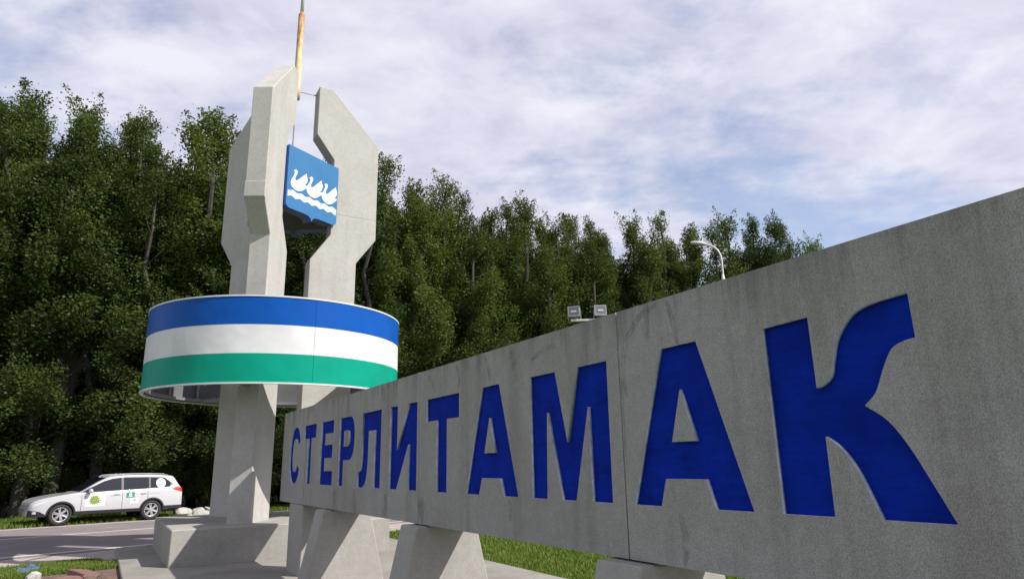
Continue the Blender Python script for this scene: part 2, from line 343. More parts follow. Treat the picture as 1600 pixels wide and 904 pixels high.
# ------------------------------------------------------------------ the sign wall
ZB, ZT, TH, REC = 1.04, 2.53, 0.45, 0.030
def arc(cx, cz, rx, rz, a0, a1, n=10, p=1.0):
    o = []
    for i in range(n + 1):
        a = R_(a0 + (a1 - a0) * i / n); c, s = math.cos(a), math.sin(a)
        o.append((cx + rx * math.copysign(abs(c) ** p, c), cz + rz * math.copysign(abs(s) ** p, s)))
    return o
LT, LB = 2.235, 1.35
letters = [
 ('С', [arc(-0.10, 1.79, 0.35, 0.455, 24, 336, 34, 0.85) + arc(-0.09, 1.79, 0.15, 0.265, 333, 27, 24, 0.85)], []),
 ('Т', [[(0.47, LT), (1.17, LT), (1.17, 2.03), (0.92, 2.03), (0.93, LB), (0.72, LB), (0.72, 2.03), (0.47, 2.03)]], []),
 ('Е', [[(1.45, LT), (2.09, LT), (2.09, 2.06), (1.69, 2.06), (1.69, 1.90), (2.06, 1.90), (2.06, 1.72), (1.69, 1.72), (1.69, 1.54), (2.10, 1.54), (2.10, LB), (1.45, LB)]], []),
 ('Р', [[(2.38, LB), (2.38, LT)] + arc(2.79, 1.957, 0.245, 0.278, 90, -90, 16, 0.8) + [(2.585, 1.68), (2.585, LB)]],
       [[(2.585, 2.06)] + arc(2.715, 1.957, 0.085, 0.103, 90, -90, 12, 0.8) + [(2.585, 1.855)]]),
 ('Л', [[(3.34, LT), (4.01, LT), (4.01, LB), (3.79, LB), (3.79, 2.01), (3.58, 2.01)] + catmull([(3.575, 1.80), (3.56, 1.56), (3.50, 1.41), (3.38, LB), (3.20, LB)], 4) + [(3.20, 1.525)] + catmull([(3.27, 1.53), (3.325, 1.60), (3.34, 1.80)], 4)], []),
 ('И', [[(4.30, LT), (4.525, LT), (4.525, 1.765), (4.84, LT), (5.075, LT), (5.075, LB), (4.845, LB), (4.845, 1.81), (4.525, LB), (4.30, LB)]], []),
 ('Т', [[(5.31, LT), (6.05, LT), (6.05, 2.015), (5.79, 2.015), (5.79, LB), (5.56, LB), (5.555, 2.015), (5.31, 2.015)]], []),
 ('А', [[(6.49, LT), (6.79, LT), (7.07, LB), (6.845, LB), (6.79, 1.485), (6.485, 1.485), (6.43, LB), (6.185, LB)]], [[(6.62, 1.97), (6.71, 1.685), (6.53, 1.685)]]),
 ('М', [[(7.27, LT), (7.61, LT), (7.74, 1.735), (7.88, LT), (8.21, LT), (8.205, LB), (8.00, LB), (7.99, 1.955), (7.82, LB), (7.66, LB), (7.495, 1.95), (7.47, LB), (7.27, LB)]], []),
 ('А', [[(8.715, LT), (9.0, LT), (9.29, LB), (9.045, LB), (8.99, 1.50), (8.69, 1.50), (8.64, LB), (8.41, LB)]], [[(8.85, 1.985), (8.945, 1.70), (8.76, 1.70)]]),
 ('К', [[(9.45, 2.225), (9.71, 2.235), (9.712, 1.905)] + catmull([(9.735, 1.91), (9.785, 1.945), (9.81, 2.02), (9.845, 2.115), (9.93, 2.205), (10.04, 2.235), (10.18, 2.245)], 4)
        + [(10.182, 2.06)] + catmull([(10.14, 2.055), (10.08, 2.03), (10.03, 1.95), (9.985, 1.86), (9.93, 1.812)], 4) + catmull([(9.935, 1.805), (10.02, 1.74), (10.09, 1.635), (10.155, 1.50), (10.225, LB)], 4)
        + [(9.935, LB)] + catmull([(9.92, 1.385), (9.855, 1.545), (9.79, 1.64), (9.725, 1.69)], 4) + [(9.722, LB), (9.455, LB)]], []),
]
def fill_mesh(name, loops, half):
    cu = bpy.data.curves.new(name, 'CURVE'); cu.dimensions = '2D'; cu.fill_mode = 'BOTH'; cu.extrude = half
    for lp in loops:
        sp = cu.splines.new('POLY'); sp.points.add(len(lp) - 1)
        for p, (a, b) in zip(sp.points, lp): p.co = (a, b, 0, 1)
        sp.use_cyclic_u = True
    ob = bpy.data.objects.new(name, cu); COL.objects.link(ob)
    dg = bpy.context.evaluated_depsgraph_get(); dg.update()
    me = bpy.data.meshes.new_from_object(ob.evaluated_get(dg)); bpy.data.objects.remove(ob); bpy.data.curves.remove(cu)
    me.materials.clear(); me.name = name
    return me
def place_wall(me, v):
    for vx in me.vertices:
        a, b, d = vx.co; vx.co = W(a, v + d, b)
    me.flip_normals() if False else None
    bm = bmesh.new(); bm.from_mesh(me); bmesh.ops.remove_doubles(bm, verts=bm.verts, dist=1e-5); bmesh.ops.recalc_face_normals(bm, faces=bm.faces); bm.to_mesh(me); bm.free()
    return me
sign = empty('entrance_sign', (0, 0, 0))
tag(sign, 'long grey concrete wall on trapezoid supports with recessed blue letters', 'sign')
JO = 0.006
for a, b in ((-1.0, 5.135), (5.135, 8.333), (8.333, 11.55), (11.55, 13.2)):
    a2, b2 = a + JO, b - JO
    loops = [[(a2, ZB), (b2, ZB), (b2, ZT), (a2, ZT)]]
    for ch, outer, inner in letters:
        x = np.mean([p[0] for p in outer[0]])
        if a < x < b: loops += outer + inner
    me = place_wall(fill_mesh('panel', loops, REC / 2), -REC / 2); me.materials.append(M['wall']); me.materials.append(M['recess'])
    for p in me.polygons:
        d = p.center - P0; s_ = -d.dot(Wd)
        if abs(p.normal.dot(Wn)) < .5 and a2 + .05 < s_ < b2 - .05 and ZB + .05 < p.center.z < ZT - .05: p.material_index = 1
    pan = link('panel', me, None, sign)
    ext = 0.66 if a < 0 else 0.0                          # the far end is cut on the slant
    bm = prism_bm([(a2 + .002, ZB + .002), (b2 - .002, ZB + .002), (b2 - .002, ZT - .002), (a2 + .002, ZT - .002)],
                  lambda p, q, d: W(p - (ext * (-REC - d) / TH if p < a + .1 else 0), d, q), -TH, -REC + 0.0006, 0.0)
    from_bm('panel_core', bm, M['wall'], pan)
for ch, outer, inner in letters:
    me = place_wall(fill_mesh('letter', outer + inner, 0.002), -REC + 0.003)
    link('letter', me, M['letter'], sign)
def smear_mat():
    m, nt, N, L, b = nmat('old_paint_smear'); b.inputs['Base Color'].default_value = (0.10, 0.098, 0.105, 1); b.inputs['Roughness'].default_value = 0.9
    tc = N.new('ShaderNodeTexCoord'); n = N.new('ShaderNodeTexNoise'); n.inputs['Scale'].default_value = 9; n.inputs['Detail'].default_value = 9; n.inputs['Roughness'].default_value = 0.75
    L.new(tc.outputs['Object'], n.inputs['Vector']); r = N.new('ShaderNodeMapRange'); r.inputs[1].default_value = .38; r.inputs[2].default_value = .72; r.inputs[3].default_value = 0; r.inputs[4].default_value = .42
    L.new(n.outputs['Fac'], r.inputs[0]); L.new(r.outputs[0], b.inputs['Alpha']); return m
M['smear'] = smear_mat()
def smear(pts, w):
    P = catmull(pts, 6); bm = bmesh.new(); g = []; n = len(P)
    for i, (a, z) in enumerate(P):
        b0, b1 = P[max(i - 1, 0)], P[min(i + 1, n - 1)]; tx, tz = b1[0] - b0[0], b1[1] - b0[1]; l = math.hypot(tx, tz) or 1
        ww = w * (.35 + .65 * math.sin(math.pi * (i + .5) / n)) / 2
        g.append((bm.verts.new(W(a - tz / l * ww, .0015, z + tx / l * ww)), bm.verts.new(W(a + tz / l * ww, .0015, z - tx / l * ww))))
    for p, q in zip(g, g[1:]): bm.faces.new((p[0], p[1], q[1], q[0]))
    from_bm('smear', bm, M['smear'], sign)
for pts, w in (([(8.40, 1.98), (8.37, 2.14), (8.42, 2.32), (8.56, 2.46), (8.72, 2.50)], .05), ([(8.64, 2.50), (8.62, 2.38), (8.60, 2.27)], .05), ([(8.80, 2.50), (8.84, 2.38), (8.86, 2.24)], .045),
               ([(8.355, 2.44), (8.345, 2.2), (8.355, 1.9), (8.35, 1.5)], .02), ([(6.0, 2.49), (6.05, 2.36), (6.02, 2.27)], .05), ([(6.55, 2.50), (6.62, 2.38), (6.64, 2.28)], .06), ([(5.35, 2.47), (5.45, 2.38), (5.52, 2.30)], .05),
               ([(7.0, 2.49), (7.04, 2.40), (7.02, 2.32)], .08), ([(7.3, 2.36), (7.5, 2.42), (7.66, 2.41)], .05), ([(8.78, 1.32), (8.81, 1.20), (8.79, 1.05)], .05), ([(6.93, 1.33), (6.95, 1.25), (6.94, 1.17)], .06),
               ([(4.2, 1.30), (4.22, 1.2), (4.2, 1.07)], .10), ([(3.1, 1.32), (3.12, 1.2), (3.1, 1.06)], .12), ([(2.25, 1.30), (2.27, 1.2), (2.25, 1.06)], .12), ([(5.2, 1.30), (5.22, 1.18), (5.2, 1.06)], .16), ([(4.0, 2.5), (4.05, 2.4), (4.12, 2.3)], .12), ([(0.62, 2.4), (.64, 1.8), (.62, 1.1)], .10)):
    smear(pts, w)
def support(s):
    bm = prism_bm([(0.335, -0.02), (0.095, ZB - 0.012), (-0.545, ZB - 0.012), (-0.80, -0.02)], lambda v, z, d: W(d, v, z), s - 0.205, s + 0.205, 0.012)
    from_bm('support', bm, M['support'], sign)
for s in (1.93, 5.135, 8.333, 11.55): support(s)
from_bm('end_post', prism_bm([(-0.27, -0.02), (0.60, -0.02), (0.60, ZB - 0.008), (-0.27, ZB - 0.008)], lambda a, b, d: W(a, d, b), -0.44, -0.006, 0.01), M['support'], sign)

# ------------------------------------------------------------------ the stele
PC = Vector((-5.1795, 14.7798, 0)); LA = R_(-19.32)
ex = Vector((math.cos(LA), -math.sin(LA), 0)); ey = Vector((-math.sin(LA), -math.cos(LA), 0))   # right, towards the camera
ex = Vector((math.sin(LA + math.pi / 2), math.cos(LA + math.pi / 2), 0)); ey = Vector((-math.sin(LA), -math.cos(LA), 0))
def PL(x, y, z): return PC + ex * x + ey * y + Vector((0, 0, z))
stele = empty('stele', (0, 0, 0)); tag(stele, 'tall pale concrete stele of three fins with striped ring and mast on square plinth', 'monument')
ZP = 0.60
from_bm('plinth', prism_bm([(-1.74, 1.60), (-1.74, -2.31), (-5.64, -2.31), (-5.64, 1.60)], lambda a, b, d: W(a, b, d), -0.02, ZP, 0.015), M['plinth'], stele)
FB = R_(-11.0); HT = 0.208
FA = [FB + k * 2 * math.pi / 3 for k in range(3)]       # B right, A front-left, C back-left
lowp = [(0.508, ZP - .02), (1.589, ZP - .02), (1.589, 6.26), (2.05, 6.90), (2.05, 7.397), (0.95, 7.397), (0.95, 6.88), (0.508, 6.22)]
upp = [(0.95, 7.403), (2.05, 7.403), (2.05, 9.38), (0.84, 10.66), (0.508, 10.66), (0.508, 9.38), (0.95, 8.79)]
for k, a in enumerate(FA):
    d = (math.cos(a), math.sin(a)); nn = (-math.sin(a), math.cos(a))
    mp = lambda r, z, t, d=d, nn=nn: PL(d[0] * r + nn[0] * t, d[1] * r + nn[1] * t, z)
    if k == 1:
        f = from_bm('fin', prism_bm(lowp[:4] + upp[2:] + lowp[6:], mp, -HT, HT, 0.012), M['pylon'], stele)
        from_bm('edge_block', prism_bm([(2.0, 6.84), (2.072, 6.905), (2.072, 7.24), (2.0, 7.24)], mp, -HT - .006, HT + .006, 0.01), M['pylon'], f)
        continue
    f = from_bm('fin', prism_bm(lowp, mp, -HT, HT, 0.012), M['pylon'], stele)
    from_bm('fin_top', prism_bm(upp, mp, -HT, HT, 0.012), M['pylon'], f)
    g = prism_bm([(0.955, 7.38), (2.045, 7.38), (2.045, 7.42), (0.955, 7.42)], mp, -HT + .004, HT - .004)
    from_bm('joint', g, M['pylon'], f)
# mast
mast = from_bm('mast', tube_into(bmesh.new(), [PL(0, 0, z) for z in (10.28, 10.6, 11.0, 12.62, 12.70)], [0.088, 0.086, 0.082, 0.078, 0.05], 14), M['rust'], stele, True)
from_bm('mast_rod', tube_into(bmesh.new(), [PL(0, 0, 8.3), PL(0, 0, 10.3)], 0.018, 6), M['steel'], mast)
from_bm('mast_tip', tube_into(bmesh.new(), [PL(0, 0, z) for z in (12.69, 14.0, 15.6)], [0.045, 0.04, 0.025], 10), M['lampwhite'], mast, True)
for a in FA:
    from_bm('tie_rod', tube_into(bmesh.new(), [PL(math.cos(a) * r, math.sin(a) * r, 10.50) for r in (0.05, 0.53)], 0.016, 6), M['steel'], stele)
    from_bm('tie_rod', tube_into(bmesh.new(), [PL(math.cos(a) * r, math.sin(a) * r, 8.32) for r in (0.01, 0.97)], 0.018, 6), M['steel'], stele)
# striped ring: three bands of bent sheet in six panels, white rims, frame inside
DR, DZ0, DZ1 = 2.60, 3.09, 4.71
drum = empty('ring', (0, 0, 0)); drum.parent = stele
def ring_arc(r0, r1, z0, z1, a0, a1, n):
    bm = bmesh.new(); R = []
    for i in range(n + 1):
        a = a0 + (a1 - a0) * i / n
        R.append([bm.verts.new(PL(math.cos(a) * r, math.sin(a) * r, z)) for r, z in ((r0, z0), (r1, z0), (r1, z1), (r0, z1))])
    for p, q in zip(R, R[1:]):
        for k in range(4): bm.faces.new((p[k], p[(k + 1) % 4], q[(k + 1) % 4], q[k]))
    if abs(a1 - a0) < 6.2: bm.faces.new(R[0]); bm.faces.new(R[-1][::-1])
    else: bmesh.ops.remove_doubles(bm, verts=bm.verts, dist=1e-4)
    return bm
SEAM = R_(76.0)                                          # the joint seen right of centre
hz = (DZ1 - DZ0) / 3
def shade_round(o):
    me = o.data
    for p in me.polygons: p.use_smooth = True
    me.set_sharp_from_angle(angle=R_(35))
rs = random.Random(4)
for k in range(6):
    a0 = SEAM + k * math.pi / 3 + 0.0006; a1 = SEAM + (k + 1) * math.pi / 3 - 0.0006
    for j, mt in enumerate(('st_green', 'st_white', 'st_blue')):
        dr = rs.uniform(-0.004, 0.004)
        o = from_bm('band_panel', ring_arc(DR - 0.035 + dr, DR + dr, DZ0 + j * hz + .001, DZ0 + (j + 1) * hz - .001, a0, a1, 20), M[mt], drum); shade_round(o)
for z in (DZ0, DZ1):
    o = from_bm('rim', ring_arc(DR - 0.06, DR + 0.012, z - 0.015, z + 0.015, 0, 2 * math.pi, 120), M['rim_white'], drum); shade_round(o)
o = from_bm('inner_lining', ring_arc(DR - 0.075, DR - 0.06, DZ0 + .05, DZ1 - .05, 0, 2 * math.pi, 96), M['galv'], drum); shade_round(o)
for z in (DZ0 + 0.03, DZ1 - 0.12):
    o = from_bm('inner_hoop', ring_arc(DR - 0.16, DR - 0.08, z, z + 0.06, 0, 2 * math.pi, 96), M['steel'], drum); shade_round(o)
for k in range(18):
    a = k * math.pi / 9 + 0.1; rr = DR - 0.11
    rot = Matrix((ex, ey, Vector((0, 0, 1)))).transposed() @ Matrix.Rotation(a, 3, 'Z')
    from_bm('inner_stud', box_bm(PL(math.cos(a) * rr, math.sin(a) * rr, (DZ0 + DZ1) / 2), (0.06, 0.05, DZ1 - DZ0 - 0.12), 0, rot), M['steel'], drum)
for a in FA:
    for z in (DZ0 + 0.06, DZ1 - 0.09):
        from_bm('bracket', tube_into(bmesh.new(), [PL(math.cos(a) * r, math.sin(a) * r, z) for r in (1.57, DR - 0.1)], 0.035, 6), M['steel'], drum)
# three shields on the chords between the fins; the one in view carries the emblem
def shield_pts():
    b = []
    b += [(0.0, 0.0), (1.0, 0.0)]
    b += [(1 - 0.09 + 0.09 * math.cos(t), 1.0 - 0.065 + 0.065 * math.sin(t)) for t in np.linspace(0, math.pi / 2, 6)]
    b += [(0.62, 1.0), (0.56, 1.012), (0.52, 1.04), (0.50, 1.085), (0.48, 1.04), (0.44, 1.012), (0.38, 1.0)]
    b += [(0.09 - 0.09 * math.sin(t), 1.0 - 0.065 + 0.065 * math.cos(t)) for t in np.linspace(0, math.pi / 2, 6)]
    return b
def shields():
    swan = [(160, 313), (166, 295), (180, 285), (193, 297), (190, 325), (180, 355), (175, 385), (183, 402), (205, 378), (235, 330), (270, 278), (275, 305), (283, 330), (280, 365), (268, 395), (258, 415), (285, 400), (280, 425), (262, 452), (235, 485), (205, 502), (175, 497), (152, 478), (140, 448), (142, 418), (152, 388), (163, 355), (170, 325), (172, 312)]
    for k in range(3):
        a0, a1 = FA[(k + 1) % 3], FA[k]                  # left fin, right fin seen from outside
        # inner corners of the two fins
        lp = Vector((math.cos(a0) * 0.95 + math.sin(a0) * HT, math.sin(a0) * 0.95 - math.cos(a0) * HT, 0))
        rp = Vector((math.cos(a1) * 0.95 - math.sin(a1) * HT, math.sin(a1) * 0.95 + math.cos(a1) * HT, 0))
        t = (rp - lp).normalized(); nrm = Vector((-t.y, t.x, 0))
        if nrm.dot(lp + rp) < 0: nrm = -nrm
        Wd_ = (rp - lp).length; zt = 8.56; hh = 1.47
        lo = lp - t * 0.03; wid = Wd_ + 0.09
        mp = lambda u, v, d, lo=lo, t=t, nrm=nrm, wid=wid: PL(*(lo + t * (u * wid) + nrm * d).to_2d(), zt - v * hh)
        sh = from_bm('shield', prism_bm(shield_pts(), mp, -0.02, 0.10), M['shield_side'], stele)
        from_bm('shield_face', prism_bm(shield_pts(), mp, 0.101, 0.106), M['shield'], sh)
        from_bm('shield_back', prism_bm(shield_pts(), mp, -0.16, -0.021), M['shield_back'], sh)
        for q in range(3):
            pts = [((x + q * 138 - 112) / 455, (y - 50) / 655) for x, y in swan]
            from_bm('swan', prism_bm(pts, mp, 0.106, 0.112), M['emblem'], sh)
        top = [(u, 0.715 + 0.011 * math.sin(u * 40)) for u in np.linspace(0.02, 0.985, 60)]
        bot = [(u, 0.815 + 0.013 * math.sin(u * 40 + 1)) for u in np.linspace(0.985, 0.02, 60)]
        from_bm('wave', prism_bm(top + bot, mp, 0.106, 0.111), M['wave'], sh)
shields()

#@@PART2
# ------------------------------------------------------------------ trees
def leaf_mesh(P, D, S, rng):
    """one diamond leaf at each P, long axis about D, size S"""
    n = len(P)
    D = D / np.linalg.norm(D, axis=1, keepdims=True)
    q = rng.normal(size=(n, 3)); q -= (q * D).sum(1, keepdims=True) * D; q /= np.linalg.norm(q, axis=1, keepdims=True)
    S = S[:, None]
    V = np.stack([P, P + D * S * .5 + q * S * .36, P + D * S, P + D * S * .5 - q * S * .36], 1).reshape(-1, 3)
    F = np.arange(4 * n).reshape(-1, 4)
    me = bpy.data.meshes.new('crown')
    me.vertices.add(4 * n); me.vertices.foreach_set('co', V.astype(np.float32).ravel())
    me.loops.add(4 * n); me.loops.foreach_set('vertex_index', F.astype(np.int32).ravel())
    me.polygons.add(n); me.polygons.foreach_set('loop_start', np.arange(0, 4 * n, 4, dtype=np.int32)); me.polygons.foreach_set('loop_total', np.full(n, 4, np.int32))
    me.update(calc_edges=True)
    return me
def tree_meshes(seed, H, Wc, nlead=4, low=14, leaf=0.17, dens=1.0, lead_limbs=14, spread=1.3, clus=1.0, forkz=(.16, .42), tips=1.0, lowz=.07):
    """a trunk that forks into upright leaders; limbs carry separate clumps of leaves, leaders end in feathery spires"""
    rng = np.random.default_rng(seed); bm = bmesh.new(); P, D, S = [], [], []
    UP = np.array([0, 0, 1.0])
    def clump(c, dr, ln, rad, n):
        dr = dr / np.linalg.norm(dr); n = int(n * dens * rng.uniform(.75, 1.25))
        u = rng.uniform(-.5, .5, n); w = rng.normal(size=(n, 3)); w /= np.linalg.norm(w, axis=1, keepdims=True)
        r = rad * rng.uniform(0, 1, n) ** .45 * np.sqrt(np.clip(1 - (2 * u) ** 2 * .8, .05, 1))
        P.append(c + dr * (u * ln)[:, None] + w * r[:, None]); D.append(w * .7 + dr * .3 + rng.normal(size=(n, 3)) * .6 - UP * .15); S.append(leaf * rng.uniform(.6, 1.3, n))
    def spire(c, dr, ln, rad, n):
        n = int(n * dens); u = rng.uniform(0, 1, n) ** 1.15
        P.append(c + dr * (u * ln)[:, None] + rng.normal(size=(n, 3)) * (rad * (1 - u) ** .8 + .02)[:, None]); D.append(dr * .7 + rng.normal(size=(n, 3)) * .6); S.append(leaf * rng.uniform(.55, 1.0, n))
    def limb(p, az, el, ln, rb, bend, ncl, csz):
        dirh = np.array([math.cos(az), math.sin(az), 0]); pts = [p]; e = el
        for k in range(4):
            p = p + (dirh * math.cos(e) + UP * math.sin(e)) * ln / 4 + rng.normal(size=3) * .04 * ln; pts.append(p); e = min(e + bend, R_(84))
        tube_into(bm, pts, [rb, rb * .75, rb * .5, rb * .3, .006], 4, False); pts = np.array(pts)
        for c in range(ncl):
            f = (4 * (0.38 + 0.62 * (c + rng.uniform(.3, 1)) / ncl)); a = min(int(f), 3); q = pts[a] + (pts[a + 1] - pts[a]) * (f - a)
            out = pts[a + 1] - pts[a]; out /= np.linalg.norm(out)
            side = rng.normal(size=3) * .5 + UP * .25; cs = csz * rng.uniform(.7, 1.25)
            clump(q + side * .28 * cs, out + side * .7 + UP * .3, 1.25 * cs, .50 * cs, 105 * cs ** 1.6)
            if rng.random() < .6: spire(q, out * .55 + UP * .75 + rng.normal(size=3) * .2, .8 * cs * tips, .18, 24)
    tilt = rng.normal(size=2) * .25
    def trunk(z): t = z / H; return np.array([tilt[0] * t, tilt[1] * t, z])
    zt_ = H * .55
    tube_into(bm, [trunk(zt_ * k / 6) for k in range(7)], [.012 * H * (1 - .09 * k) for k in range(7)], 8)
    for i in range(low):
        t = (i + rng.uniform(0, 1)) / low; z = H * (lowz + .5 * t * (1 - lowz))
        limb(trunk(z), i * 2.4 + rng.uniform(-.4, .4), R_(rng.uniform(8, 32)), Wc * rng.uniform(.62, 1.08), .05, R_(6), 4, .95 * clus)
    a0 = rng.uniform(0, 6.28)
    for l in range(nlead):
        z0 = H * rng.uniform(*forkz); az = a0 + l * 6.283 / nlead + rng.uniform(-.5, .5); off = spread * (rng.uniform(.55, 1.2) if l else .15)
        hl = H * (1.0 if l == 0 else rng.uniform(.86, .985)) - .9 * clus
        st = trunk(z0); pts = []
        for k in range(8):
            f = k / 7; o_ = off * (1 - (1 - f) ** 2.2)
            pts.append(np.array([st[0] + math.cos(az) * o_, st[1] + math.sin(az) * o_, z0 + (hl - z0) * f]) + (rng.normal(size=3) * .07 if k else 0))
        tube_into(bm, pts, [.0075 * H * (1 - .115 * k) for k in range(8)], 6, False); pts = np.array(pts)
        for i in range(lead_limbs):
            t = (i + rng.uniform(0, 1)) / lead_limbs; f = 7 * (.18 + .80 * t); a = min(int(f), 6); q = pts[a] + (pts[a + 1] - pts[a]) * (f - a)
            ln = Wc * (.62 * (1 - t ** 1.6) + .16) * rng.uniform(.6, 1.15)
            limb(q, i * 2.4 + rng.uniform(-.6, .6) + l, R_(rng.uniform(22, 45) + 24 * t), ln, .028, R_(8), 3 if t < .6 else 2, (.92 - .36 * t) * clus)
        for k in range(5):
            q = pts[-1] - UP * rng.uniform(0, 1.1) * clus; spire(q, UP + rng.normal(size=3) * np.array([.28, .28, .1]), rng.uniform(.6, 1.15) * clus * tips, .20, 46)
    P = np.concatenate(P); D = np.concatenate(D); S = np.concatenate(S)
    cm = leaf_mesh(P, D, S, rng); cm.materials.append(M['leaf'])
    bmesh.ops.recalc_face_normals(bm, faces=bm.faces)
    tm = bpy.data.meshes.new('trunk'); bm.to_mesh(tm); bm.free(); tm.materials.append(M['bark'])
    return cm, tm, float(P[:, 2].max())
PROTO = []
for sd_, kw in ((11, dict(Wc=3.0, nlead=5, spread=1.6)), (23, dict(Wc=3.4, nlead=5, spread=1.9)), (37, dict(Wc=2.7, nlead=4, spread=1.5, tips=1.25)),
                (41, dict(Wc=3.5, nlead=5, spread=2.0)), (59, dict(Wc=3.1, nlead=5, spread=1.6)), (67, dict(Wc=2.8, nlead=4, spread=1.6, tips=1.2))):
    PROTO.append(tree_meshes(sd_, 16.0, leaf=.092, dens=3.5, **kw))
SHRUB = []
for sd_ in (5, 8, 13):
    SHRUB.append(tree_meshes(sd_, 3.4, 1.7, 5, 10, leaf=0.095, dens=2.3, lead_limbs=7, spread=.9, clus=.62, forkz=(.03, .15), lowz=.04))
def add_tree(name, protos, k, x, y, h, rz, label, cat, group, wide=1.0):
    cm, tm, top = protos[k % len(protos)]
    o = empty(name, (x, y, ZG - 0.02), rz); s = h * (0.975 if cat == 'tree' else 1.0) / top; o.scale = (s * wide, s * wide, s)
    tag(o, label, cat, group)
    link('trunk', tm, None, o); link('crown', cm, None, o)
    return o
def pol(az, d): return d * math.sin(R_(az)), d * math.cos(R_(az))
# front row, left to right: azimuth from the camera, distance, height, prototype, width, label
FRONT = [
 (-41.5, 30.0, 14.2, 1, 1.05, 'dark leafy tree cut off by the left edge of the photo'),
 (-38.2, 30.0, 17.1, 0, 1.00, 'tallest dark tree on the far left, with a ragged feathery top'),
 (-35.2, 29.5, 16.9, 2, 0.95, 'slim tall tree just right of the tallest one on the far left'),
 (-33.6, 29.2, 14.8, 4, 1.00, 'shorter dense tree standing in the dip right of the tall left pair'),
 (-31.0, 29.6, 16.5, 1, 0.85, 'round topped dark tree behind the white car'),
 (-28.6, 29.4, 14.4, 3, 0.95, 'lower tree filling the notch above the left edge of the striped ring'),
 (-26.0, 29.4, 17.1, 2, 1.05, 'tree with upright open shoots just left of the concrete fins'),
 (-23.6, 30.2, 16.6, 0, 1.00, 'tree hidden mostly behind the back left concrete fin'),
 (-20.6, 30.4, 13.9, 4, 1.00, 'tree showing in the gap between front fin and blue shield'),
 (-17.0, 30.6, 14.6, 1, 0.95, 'tree whose tip shows just above the blue shield'),
 (-13.8, 31.0, 15.8, 3, 0.95, 'tree hidden mostly behind the right concrete fin'),
 (-11.4, 31.2, 17.2, 2, 0.85, 'narrow spire topped tree directly right of the right concrete fin'),
 (-9.1, 31.6, 15.4, 0, 0.90, 'mid green tree second to the right of the concrete fins'),
 (-6.6, 32.4, 16.7, 2, 1.00, 'broad green tree with two feathery tips above the end of the striped ring'),
 (-4.6, 33.2, 16.4, 0, 0.90, 'green tree beside the two tipped one, before the skyline drops'),
 (-2.4, 34.0, 15.0, 4, 0.95, 'lower bushy tree where the skyline steps down right of the ring'),
 (0.5, 35.0, 16.6, 2, 0.90, 'pointed tree standing up alone above the letter T of the wall'),
 (2.6, 36.0, 15.7, 1, 0.85, 'rounded green tree between the pointed tree and the floodlights'),
 (5.2, 37.5, 16.4, 0, 0.95, 'sunlit tree directly above the left floodlight'),
 (7.4, 38.3, 16.2, 3, 0.85, 'sunlit tree directly above the right floodlight'),
 (10.2, 39.5, 17.0, 2, 0.95, 'tree with upright tips to the right of the floodlights'),
 (12.8, 40.6, 17.2, 0, 0.95, 'broad tree halfway between floodlights and street lamp'),
 (14.0, 41.2, 15.2, 4, 0.80, 'lower tree ending the mass left of the street lamp'),
 (18.4, 43.5, 18.0, 2, 0.95, 'tree standing right behind the curved neck of the street lamp'),
 (20.9, 45.5, 18.0, 1, 0.80, 'tree just right of the street lamp, stepping down'),
 (23.1, 48.0, 17.2, 0, 0.72, 'small tree low above the wall, second from the right end'),
 (25.0, 50.0, 17.6, 2, 0.80, 'last small tree of the row above the wall on the right'),
 (27.2, 53.0, 15.0, 3, 0.80, 'tree beyond the end of the row, hidden by the concrete wall'),
]
rt = random.Random(77)
for az, d, h, k, wd, lab in FRONT:
    if az < -22: h = 1.6 + (h - 1.6) * (d + 2.6) / d; d += 2.6
    x, y = pol(az, d); add_tree('forest_tree', PROTO, k, x, y, h, rt.uniform(0, 6.28), lab, 'tree', 'trees along the front of the forest', wd * 1.42)
# deeper rows
az = -44.0
rows = []
for row, (dd, hh) in enumerate(((4.2, 0.88), (8.6, 0.86), (13.5, 0.84), (20.0, .84))):
    az = -46.0 + row * 1.3
    while az < 30:
        base = np.interp(az, [-46, -12, 0, 12, 27, 32], [31.5, 31, 35, 40, 53, 58])
        d = base + dd + rt.uniform(-1.2, 1.2)
        el = np.interp(az, [-46, -38, -28, -12, 0, 12, 21, 27], [24, 25, 24.8, 24, 20.8, 18.6, 16.4, 15.2])
        h = (1.7 + d * math.tan(R_(el))) * (rt.uniform(0.94, 1.04) if row == 0 else rt.uniform(0.82, 0.99))
        if not 14.6 < az < 17.2: rows.append((az, d, h, row))
        az += rt.uniform(3.7, 5.0)
SHORT = ['tree cut off by the left edge', 'tallest tree on the far left', 'slim tall tree of the far left pair', 'dense tree right of the tall left pair', 'round topped tree above the car',
 'low tree left of the striped ring', 'open topped tree left of the fins', 'tree behind the back left fin', 'tree in the gap beside the shield', 'tree peeping over the shield', 'tree behind the right fin',
 'narrow spire right of the fins', 'second tree right of the fins', 'broad two tipped tree', 'tree beside the two tipped one', 'low bushy tree right of the ring', 'pointed lone tree', 'rounded tree left of the floodlights',
 'tree above the left floodlight', 'tree above the right floodlight', 'tree right of the floodlights', 'broad tree nearing the street lamp', 'low tree left of the street lamp', 'tree behind the street lamp',
 'tree just right of the street lamp', 'small tree second from the right end', 'last small tree on the right', 'tree beyond the end of the row']
used = {}
